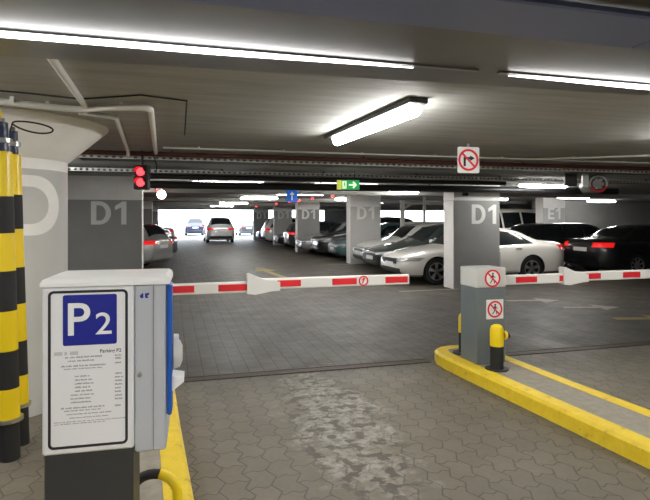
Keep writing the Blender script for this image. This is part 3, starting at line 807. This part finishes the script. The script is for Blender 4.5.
# the lane's own barrier, housing behind the terminal
t = thing('barrier_gate', 'red and white lane boom reaching from behind the ticket terminal', 'barrier', (-.62, 5.08, .12))
post_parts(t)
ob = .62
zz = 1.0 - .12
boom(t, .345, .62 + .70, [(.62 - .02, .62 + .20), (.62 + .42, .62 + .69)], zz - .012, .12)
b2 = boom(t, .62 + .72, .62 + 2.38, [(.62 + .98, .62 + 1.22), (.62 + 1.54, .62 + 1.80), (.62 + 2.11, .62 + 2.36)], zz + .012, .12, name='outer_boom')
coupling(t, .62 + .69, zz, .12, .32)
f = at(FX(.12 - .03), .62 + 1.87, zz + .012)
s = MB().ring(.0005, .05, f, 0, .004, 24).build('boom_sign', M['white'], t)
MB().ring(.038, .052, f, .003, .006, 24).build('red_ring', M['red'], s)
a = MB(); bar(a, (-.012, -.025), (.012, .03), .006, .006, f, .003, .006); bar(a, (.012, .03), (-.02, .012), .005, .005, f, .003, .006); a.build('red_mark', M['red'], s)

# bollards
def bollard(loc, label, r=.065, lug=True):
    t = thing('bollard', label, 'bollard', loc, 0, 'yellow and black bollards by the barrier post')
    MB().lathe([(0, 0), (.115, 0), (.115, .012), (0, .012)], 24).build('foot_plate', M['black'], t)
    MB().lathe([(r, .01), (r, .235)], 24).build('black_shaft', M['rubber'], t, True)
    MB().lathe([(r + .002, .235), (r + .002, .40), (r - .008, .43), (r * .5, .447), (0, .45)], 24).build('yellow_top', M['y_hazard'], t, True)
    if lug:
        MB().lathe([(0, .05), (.03, .05), (.042, .035), (.042, -.02)], 16, lambda x, y, z: (r + .02 + z * .6, x, .335 + y)).build('yellow_lug', M['y_hazard'], t, True)
        MB().lathe([(0, .02), (.03, .018), (.034, 0)], 16, lambda x, y, z: (r + .05 + z * .8, x - .01, .335 + y)).build('black_plug', M['black'], t, True)
    return t
bollard((3.14, 4.75, IS - .0035), 'yellow topped black bollard in front of the barrier post')
bollard((3.15, 5.42, IS - .0035), 'yellow topped black bollard behind the barrier post', .05, False)

# striped pipe guards at the left
def guard(base, top, bands, r, label, ringz, z1):
    t = thing('striped_pipe', label, 'pipe guard', base, 0, 'striped pipes beside the round column')
    b = Vector(base); d_ = (Vector(top) - b); H0 = d_.z
    P = lambda z: tuple(d_ * (z / H0))
    MB().tube([P(0), P(ringz)], r * .92, 18).build('black_foot', M['rubber'], t, True)
    MB().tube([P(ringz - .012), P(ringz + .012)], r * 1.28, 20).build('collar', M['steel'], t, True)
    for i in range(len(bands) - 1):
        MB().tube([P(bands[i]), P(bands[i + 1])], r, 20).build('black_band' if i % 2 else 'yellow_band', M['rubber'] if i % 2 else M['y_hazard'], t, True)
    MB().tube([P(bands[-1]), P(z1)], r * .72, 14).build('inner_pipe', M['navy'] if 'navy' in M else M['anthracite'], t, True)
    MB().tube([P(bands[-1] + .06), P(bands[-1] + .09)], r * 1.05, 16).build('clamp', M['steel'], t, True)
    MB().tube([P(z1 - .02), P(z1 + .03)], r * .45, 10).build('fitting', M['chrome'], t, True)
    return t
M['navy'] = mat('navy_pipe', (.03, .04, .09), .35)
guard((-1.07, 4.15, 0), (-1.135, 4.15, 2.4), [.275, .49, .747, 1.018, 1.289, 1.546, 1.796, 2.10], .072, 'left yellow and black striped pipe in front of the round column', .275, 2.3)
guard((-1.055, 4.40, 0), (-1.125, 4.40, 2.4), [.28, .509, .758, 1.028, 1.292, 1.57, 1.818, 2.11], .055, 'right yellow and black striped pipe, nearest the column letter', .29, 2.28)
MB2 = MB().rbox(-.1, .08, -.04, .04, 0, .05, .006, 1).build('valve_box', M['y_hazard']); MB2.location = (-1.18, 4.05, 2.32); tag(MB2, 'small yellow valve box at the top of the striped pipes', 'valve')
lp = []
for i in range(26):
    a_ = 2 * PI * i / 25
    lp.append((-.96 + .13 * math.cos(a_) + .01 * math.sin(2 * a_), 4.3, 2.30 + .035 * math.sin(a_) - .02 * math.cos(a_)))
cl = MB().tube(lp, .006, 8, False).tube([lp[12], (-1.11, 4.30, 2.25), (-1.11, 4.325, 2.2)], .006, 8).build('cable_loop', M['rubber'], None, True)
tag(cl, 'black cable loop hanging at the top of the striped pipes', 'cable')

# ------------------------------------------------------------------ cars
def interp(tab, u):
    """smooth monotone-ish interpolation of (u, v) stops"""
    for i in range(len(tab) - 1):
        a, b = tab[i], tab[i + 1]
        if u <= b[0] or i == len(tab) - 2:
            h = b[0] - a[0]; t_ = min(1, max(0, (u - a[0]) / h))
            def slope(j):
                if j <= 0 or j >= len(tab) - 1: return None
                s0 = (tab[j][1] - tab[j - 1][1]) / (tab[j][0] - tab[j - 1][0]); s1 = (tab[j + 1][1] - tab[j][1]) / (tab[j + 1][0] - tab[j][0])
                return 0 if s0 * s1 <= 0 else 2 * s0 * s1 / (s0 + s1)
            d0 = (b[1] - a[1]) / h
            m0 = slope(i); m1 = slope(i + 1); m0 = d0 if m0 is None else m0; m1 = d0 if m1 is None else m1
            t2, t3 = t_ * t_, t_ ** 3
            return (2 * t3 - 3 * t2 + 1) * a[1] + (t3 - 2 * t2 + t_) * h * m0 + (-2 * t3 + 3 * t2) * b[1] + (t3 - t2) * h * m1
SHAPES = {  # u from the nose (0) to the tail (1); zt roofline, zs shoulder line
    'sedan': dict(L=4.80, W=.925, zt=[(0, .66), (.03, .72), (.10, .80), (.255, .93), (.30, .99), (.44, 1.36), (.52, 1.42), (.60, 1.41), (.70, 1.33), (.84, 1.10), (.92, 1.05), (.985, 1.02), (1, .95)],
                  zs=[(0, .58), (.05, .66), (.25, .83), (.5, .90), (.8, .95), (1, .90)], wf=.185, wr=.755, Rw=.33, wind=(.285, .43), rear=(.705, .835),
                  sw=[(.335, .445, .545), (.56, .655, .70)], dl=[(.345, .47, .545, .35), (.555, .555, .68, .77)]),
    'saloon': dict(L=4.84, W=.93, zt=[(0, .66), (.03, .73), (.10, .82), (.26, .97), (.30, 1.03), (.43, 1.39), (.52, 1.46), (.62, 1.45), (.70, 1.38), (.86, 1.12), (.93, 1.08), (.985, 1.05), (1, .96)],
                   zs=[(0, .60), (.05, .68), (.25, .87), (.5, .94), (.8, .98), (1, .92)], wf=.185, wr=.765, Rw=.33, wind=(.285, .42), rear=(.715, .85),
                   dl=[(.345, .46, .545, .35), (.555, .555, .69, .79)]),
    'estate': dict(L=4.78, W=.92, zt=[(0, .64), (.03, .74), (.10, .84), (.26, .98), (.30, 1.04), (.42, 1.42), (.52, 1.50), (.70, 1.50), (.86, 1.46), (.91, 1.40), (.965, 1.10), (.985, 1.0), (1, .90)],
                   zs=[(0, .58), (.05, .68), (.25, .88), (.5, .95), (.8, .99), (1, .88)], wf=.185, wr=.76, Rw=.33, wind=(.285, .41), rear=(.895, .962),
                   dl=[(.345, .45, .54, .35), (.55, .55, .695, .695), (.71, .71, .86, .91)]),
    'hatch': dict(L=4.45, W=.89, zt=[(0, .66), (.03, .76), (.10, .86), (.26, 1.00), (.30, 1.06), (.44, 1.41), (.53, 1.47), (.68, 1.46), (.80, 1.38), (.93, 1.08), (.98, 1.02), (1, .92)],
                  zs=[(0, .58), (.05, .70), (.25, .89), (.5, .95), (.8, .98), (1, .88)], wf=.195, wr=.785, Rw=.325, wind=(.285, .425), rear=(.79, .925),
                  dl=[(.345, .465, .55, .35), (.56, .56, .72, .82)]),
    'van': dict(L=4.9, W=.95, zt=[(0, .85), (.03, .98), (.12, 1.10), (.2, 1.20), (.24, 1.28), (.36, 1.95), (.42, 2.05), (.7, 2.08), (.93, 2.04), (.96, 1.95), (.985, 1.30), (1, .95)],
                zs=[(0, .75), (.05, .88), (.25, 1.12), (.5, 1.18), (.8, 1.20), (1, .92)], wf=.19, wr=.78, Rw=.34, wind=(.225, .35), rear=(.95, .975),
                dl=[(.29, .385, .48, .30), (.50, .50, .68, .68), (.70, .70, .89, .92)]),
    'suv': dict(L=4.66, W=.94, zt=[(0, .78), (.03, .90), (.10, .98), (.25, 1.10), (.29, 1.16), (.41, 1.60), (.50, 1.70), (.70, 1.71), (.88, 1.66), (.92, 1.58), (.965, 1.22), (.985, 1.08), (1, .92)],
                zs=[(0, .70), (.05, .84), (.25, 1.0), (.5, 1.06), (.8, 1.10), (1, .92)], wf=.195, wr=.79, Rw=.36, wind=(.275, .40), rear=(.905, .962),
                dl=[(.335, .44, .54, .34), (.55, .55, .70, .70), (.715, .715, .87, .92)]),
}
def section(sh, u):
    zt = interp(sh['zt'], u); zs = min(interp(sh['zs'], u), zt - .04); L = sh['L']
    e = min(u * L / .75, (1 - u) * L / .55, 1.0)
    w = sh['W'] * (1 - .26 * (1 - e) ** 2.4)
    zb = .20 + .10 * max(0, 1 - u / .05) + .13 * max(0, (u - .93) / .07)
    low = [(0, zb), (.80 * w, zb), (.955 * w, zb + .05), (.99 * w, zb + .14), (w, zb + .5 * (zs - zb)), (.992 * w, zs - .10), (.972 * w, zs - .03), (.945 * w, zs)]
    k = (zt - zs - .14) / .22; k = max(0, min(1, k)); k = k * k * (3 - 2 * k)
    wr = sh['W'] * .665
    hy = [.90 * w, .80 * w, .64 * w, .42 * w, .2 * w, 0]; hz = [.2, .52, .77, .91, .98, 1]
    gy = [.925 * w, .5 * (.925 * w + wr), wr, .86 * wr, .45 * wr, 0]; gz = [.03, .45, .85, .945, .99, 1]
    up = [(hy[i] * (1 - k) + gy[i] * k, zs + (zt - zs) * (hz[i] * (1 - k) + gz[i] * k)) for i in range(6)]
    return low + up
def car(style, paintm, loc, rz, name, label, lit=False, dark_rim=False, group=None):
    sh = SHAPES[style]; L, W = sh['L'], sh['W']
    t = thing(name, label, 'car', loc, rz, group)
    N = 56; secs = []
    us = [0, .004, .012, .024] + [.024 + (.985 - .024) * i / N for i in range(1, N)] + [.985, .994, 1]
    X = lambda u: L / 2 - u * L
    vs = []; fs = []
    for u in us:
        sc = section(sh, u)
        if u < .024 or u > .985:
            q = (u / .024) if u < .5 else (1 - u) / .015
            q = math.sqrt(max(0, 1 - (1 - q) ** 2)); zc = .55; f_ = .90 + .10 * q
            sc = [(y * f_, zc + (z - zc) * f_) for y, z in sc]
        ring_ = [(X(u), y, z) for y, z in sc] + [(X(u), -y, z) for y, z in sc[-2:0:-1]]
        vs += ring_
    n_ = len(ring_)
    for i in range(len(us) - 1):
        for k in range(n_): fs.append((i * n_ + k, i * n_ + (k + 1) % n_, (i + 1) * n_ + (k + 1) % n_, (i + 1) * n_ + k))
    fs += [tuple(range(n_)), tuple(range((len(us) - 1) * n_, len(us) * n_))[::-1]]
    mb = MB().add(vs, fs)
    bvh = BVHTree.FromPolygons([Vector(v) for v in mb.v], mb.f)
    xf, xr, Rw = X(sh['wf']), X(sh['wr']), sh['Rw']
    body = mb.build('body', [paintm, M['rubber']], t)
    cut = MB()
    for xw in (xf, xr):
        for s_ in (-1, 1):
            cut.tube([(xw, s_ * (W - .30), Rw), (xw, s_ * (W + .2), Rw)], Rw * 1.13, 40)
    cm = cut.build('cutter', [M['rubber']], t)
    md = body.modifiers.new('b', 'BOOLEAN'); md.object = cm; md.solver = 'EXACT'; md.operation = 'DIFFERENCE'
    try: md.material_mode = 'TRANSFER'
    except Exception: pass
    dg = bpy.context.evaluated_depsgraph_get(); dg.update()
    me = bpy.data.meshes.new_from_object(body.evaluated_get(dg)); body.modifiers.clear()
    old = body.data; body.data = me; bpy.data.meshes.remove(old); me.name = 'body'
    bpy.data.objects.remove(cm)
    me.shade_smooth(); me.set_sharp_from_angle(angle=R(40))
    def patch(name, mat_, corners, dr, off=.004, n=6, m=4, parent=t, skirt=.02):
        dr = Vector(dr).normalized(); a, b, c, d = [Vector(p) for p in corners]
        P = []; Nn = []
        for j in range(m + 1):
            for i in range(n + 1):
                u_, v_ = i / n, j / m
                p = (a * (1 - u_) + b * u_) * (1 - v_) + (d * (1 - u_) + c * u_) * v_
                h, no, _, _ = bvh.ray_cast(p + dr * 3, -dr)
                if h is None:
                    h = p; no = dr
                if no.dot(dr) < 0: no = -no
                P.append(h); Nn.append(no)
        w = n + 1; F = []
        for j in range(m):
            for i in range(n): F.append((j * w + i, j * w + i + 1, (j + 1) * w + i + 1, (j + 1) * w + i))
        V = [p + q * off for p, q in zip(P, Nn)]; K = len(V)
        bd_ = [i for i in range(n + 1)] + [j * w + n for j in range(1, m + 1)] + [m * w + i for i in range(n - 1, -1, -1)] + [j * w for j in range(m - 1, 0, -1)]
        for i in bd_: V.append(P[i] - Nn[i] * skirt)
        for i in range(len(bd_)):
            j = (i + 1) % len(bd_); F.append((bd_[i], bd_[j], K + j, K + i))
        return MB().add(V, F).build(name, mat_, parent, True, 50)
    zs_ = lambda u: interp(sh['zs'], u); zt_ = lambda u: interp(sh['zt'], u)
    for s_ in (-1, 1):
        for k, (u0, u1, u2, u3) in enumerate(sh['dl']):
            # bottom-front u0, top-front u1, top-rear u2, bottom-rear u3  (stored: bf, tf, tr, br)
            bf, tf, tr, br = (u0, u1, u2, u3)
            if k == 0: bf, tf, tr, br = u0, u1, u2, u2
            zb0, zb1 = zs_(bf) + .035, zs_(br) + .035
            top = lambda u: zs_(u) + .035 + max(.02, (zt_(u) - zs_(u)) * .80 - .035)
            patch('side_window', M['glass'], [(X(bf), 0, zb0), (X(br), 0, zb1), (X(tr), 0, top(tr)), (X(tf), 0, top(tf))], (0, s_, 0), .006, 14, 7)
        patch('door_handle', M['chrome'] if style != 'suv' else paintm, [(X(.50), 0, zs_(.5) - .10), (X(.465), 0, zs_(.5) - .10), (X(.465), 0, zs_(.5) - .075), (X(.50), 0, zs_(.5) - .075)], (0, s_, 0), .02, 3, 1)
        patch('door_handle', M['chrome'] if style != 'suv' else paintm, [(X(.685), 0, zs_(.68) - .10), (X(.65), 0, zs_(.68) - .10), (X(.65), 0, zs_(.68) - .075), (X(.685), 0, zs_(.68) - .075)], (0, s_, 0), .02, 3, 1)
        for u_ in (.33, .55):
            patch('door_gap', M['rubber'], [(X(u_), 0, .30), (X(u_ + .0022), 0, .30), (X(u_ + .0022), 0, zs_(u_) + .01), (X(u_), 0, zs_(u_) + .01)], (0, s_, 0), .0015, 1, 8)
        patch('sill_trim', M['rubber'], [(X(.27), 0, .235), (X(.68), 0, .235), (X(.68), 0, .285), (X(.27), 0, .285)], (0, s_, 0), .006, 8, 1)
        # lamps
        zh = zs_(.03)
        patch('headlight', M['head'], [(X(-.05), s_ * W * .50, zh - .075), (X(.075), s_ * W * 1.0, zh - .03), (X(.105), s_ * W * 1.02, zh + .05), (X(-.02), s_ * W * .52, zh + .012)], (1, s_ * .75, .15), .009, 14, 6)
        zr = zs_(.97)
        patch('tail_light', M['tail_on'] if lit else M['tail'], [(X(1.03), s_ * W * .62, zr - .09), (X(.945), s_ * W * 1.0, zr - .09), (X(.935), s_ * W * 1.0, zr + .035), (X(1.02), s_ * W * .62, zr + .035)], (-1, s_ * .8, .1), .010, 14, 6)
        # mirror
        zm = zs_(.34) + .10; mm = MB()
        q = bvh.ray_cast(Vector((X(.35), s_ * 3, zm - .03)), Vector((0, -s_, 0)))[0]; yb = abs(q.y) if q else W * .9
        mm.rbox(X(.35) - .07, X(.35) + .05, min(s_ * (yb + .06), s_ * (yb + .23)), max(s_ * (yb + .06), s_ * (yb + .23)), zm - .05, zm + .08, .03, 3)
        mm.tube([(X(.35), s_ * (yb - .04), zm - .04), (X(.35), s_ * (yb + .1), zm - .01)], .022, 8)
        mm.build('door_mirror', paintm, t, True)
    u0, u1 = sh['wind']; d0 = (zt_(u1) - zt_(u0)) / ((u1 - u0) * L)
    patch('windscreen', M['glass'], [(X(u0), -W * .76, 0), (X(u0), W * .76, 0), (X(u1), W * .56, 0), (X(u1), -W * .56, 0)], (0, 0, 1), .010, 20, 14)
    u0, u1 = sh['rear']
    patch('rear_window', M['glass'], [(X(u1), -W * .68, 0), (X(u1), W * .68, 0), (X(u0), W * .54, 0), (X(u0), -W * .54, 0)], (0, 0, 1), .010, 20, 14)
    zh = zs_(.03)
    patch('grille', M['grille'], [(X(0), -W * .46, zh - .13), (X(0), W * .46, zh - .13), (X(0), W * .52, zh + .005), (X(0), -W * .52, zh + .005)], (1, 0, .05), .014, 12, 5)
    patch('lower_grille', M['grille'], [(X(0), -W * .64, .27), (X(0), W * .64, .27), (X(0), W * .68, .40), (X(0), -W * .68, .40)], (1, 0, 0), .010, 14, 4)
    patch('number_plate', M['plate'], [(X(0), -.26, .43), (X(0), .26, .43), (X(0), .26, .54), (X(0), -.26, .54)], (1, 0, 0), .016, 2, 1)
    zp = zs_(.98) - .16
    patch('number_plate', M['plate'], [(X(1), .26, zp - .06), (X(1), -.26, zp - .06), (X(1), -.26, zp + .05), (X(1), .26, zp + .05)], (-1, 0, .05), .014, 2, 1)
    patch('rear_bumper', M['rubber'] if style == 'suv' else paintm, [(X(1), W * .75, .34), (X(1), -W * .75, .34), (X(1), -W * .75, .46), (X(1), W * .75, .46)], (-1, 0, 0), .02, 8, 2)
    # wheels
    for xw in (xf, xr):
        for s_ in (-1, 1):
            fw = lambda x, y, z, s_=s_, xw=xw: (xw + x, s_ * (W - .235 + z), Rw + y)
            r1 = Rw * .68
            wh = MB().lathe([(r1, .0), (Rw * .93, 0), (Rw, .03), (Rw, .17), (Rw * .95, .205), (r1 * 1.05, .212), (r1, .20)], 36, fw).build('wheel', M['rubber'], t, True)
            rm = MB(); rm.lathe([(r1, .20), (r1 * .95, .205), (r1 * .90, .17), (r1 * .9, .05), (0, .05)], 32, fw)
            rm.cur = 1
            rm.lathe([(r1 * 1.0, .198), (r1 * .985, .208), (r1 * .93, .205), (r1 * .9, .18)], 32, fw)
            ns = 5 if style in ('sedan', 'suv') else 8
            for k in range(ns):
                for dl in ((-.13, .13) if ns == 5 else (0,)):
                    a_ = 2 * PI * k / ns + .3
                    p0 = (r1 * .14 * math.cos(a_), r1 * .14 * math.sin(a_)); p1 = (r1 * .94 * math.cos(a_ + dl), r1 * .94 * math.sin(a_ + dl))
                    bar(rm, p0, p1, .022, .018, lambda a, b, d_: fw(a, b, d_), .165, .198)
            rm.lathe([(0, .20), (r1 * .16, .20), (r1 * .24, .18)], 16, fw)
            rm.build('rim', [M['rubber'], M['alloy']], wh, True)
    return t
PIr = PI
# right row, noses towards the aisle
car('sedan', CP['white'], (7.8, 12.95, 0), PI, 'saloon_car', 'white four door saloon parked behind the nearest right pillar')
car('saloon', CP['dark_green'], (8.1, 15.15, 0), PI, 'saloon_car', 'black car parked between the white saloon and ivory hatchback')
car('hatch', CP['ivory'], (8.3, 17.3, 0), PI, 'hatchback_car', 'ivory white hatchback parked before the pale D1 pillar')
car('hatch', CP['teal'], (8.2, 20.1, 0), PI, 'hatchback_car', 'teal hatchback just left of the pale D1 pillar')
car('suv', CP['black'], (8.15, 22.2, 0), PI, 'off_road_car', 'black off-roader parked left of the teal hatchback')
car('estate', CP['silver'], (8.0, 24.25, 0), PI, 'estate_car', 'silver car half hidden behind the black off-roader')
car('estate', CP['graphite'], (8.05, 27.4, 0), 0, 'estate_car', 'dark grey estate with red tail light past the third D1 pillar', True)
car('saloon', CP['black'], (8.0, 29.8, 0), PI, 'saloon_car', 'black saloon beyond the dark grey estate')
car('suv', CP['pearl'], (7.95, 34.6, 0), 0, 'off_road_car', 'pale white off-roader parked tail out near the far end', True)
car('hatch', CP['navy'], (7.9, 37.2, 0), PI, 'hatchback_car', 'dark small car right of the moving white car')
# right, second bay row
car('saloon', CP['black'], (13.72, 12.95, 0), 0, 'saloon_car', 'black saloon at the right edge showing its tail lights', True)
car('estate', CP['black'], (13.1, 15.35, 0), 0, 'estate_car', 'black estate between the white saloon and the black saloon')
car('van', CP['white'], (13.9, 21.3, 0), PI, 'van', 'white van glimpsed between the near pillar and E1 pillar')
car('hatch', CP['white'], (12.9, 27.4, 0), PI, 'hatchback_car', 'white car far back behind the white pipe frame')
# left row, tails to the aisle
car('estate', CP['silver'], (-2.4, 19.4, 0), PI - R(26), 'estate_car', 'silver estate with red tail light left of the aisle', True)
car('saloon', CP['graphite'], (-2.25, 22.4, 0), PI - R(26), 'saloon_car', 'dark saloon tail behind the silver estate', True)
car('hatch', CP['silver'], (-2.3, 29.0, 0), PI, 'hatchback_car', 'light silver car in the far left row')
car('saloon', CP['pearl'], (-2.3, 33.5, 0), PI, 'saloon_car', 'white car farthest in the left row')
# the moving car and those in the daylight
car('suv', CP['pearl'], (3.1, 38.3, 0), PI / 2, 'off_road_car', 'silver white off-roader driving away down the aisle', True)
car('suv', CP['navy'], (2.1, 54.0, -.02), PI / 2, 'off_road_car', 'dark car standing in the daylight left of the aisle end')
car('hatch', CP['silver'], (-.6, 53, -.02), PI / 2, 'hatchback_car', 'silver car in the daylight at the far left end')
car('hatch', CP['graphite'], (6.9, 52.5, -.02), PI / 2, 'hatchback_car', 'grey car in the daylight right of the moving off-roader')

# ------------------------------------------------------------------ sky, camera, view
w = bpy.data.worlds.new('sky'); S.world = w; w.use_nodes = True
bg = w.node_tree.nodes['Background']; bg.inputs['Color'].default_value = (.86, .92, 1, 1); bg.inputs['Strength'].default_value = 2.2
cam = bpy.data.cameras.new('camera'); co = bpy.data.objects.new('camera', cam); C.objects.link(co)
co.location = (0, 0, 1.65); co.rotation_euler = (R(90), 0, -R(15.82))
cam.sensor_width = 36; cam.lens = 36 * 540 / 650; cam.shift_y = -32 / 650; cam.clip_start = .05; cam.clip_end = 400
S.camera = co
vs_ = S.view_settings
vs_.view_transform = 'Standard'; vs_.look = 'None'; vs_.exposure = 2.3; vs_.gamma = 1; vs_.use_curve_mapping = False
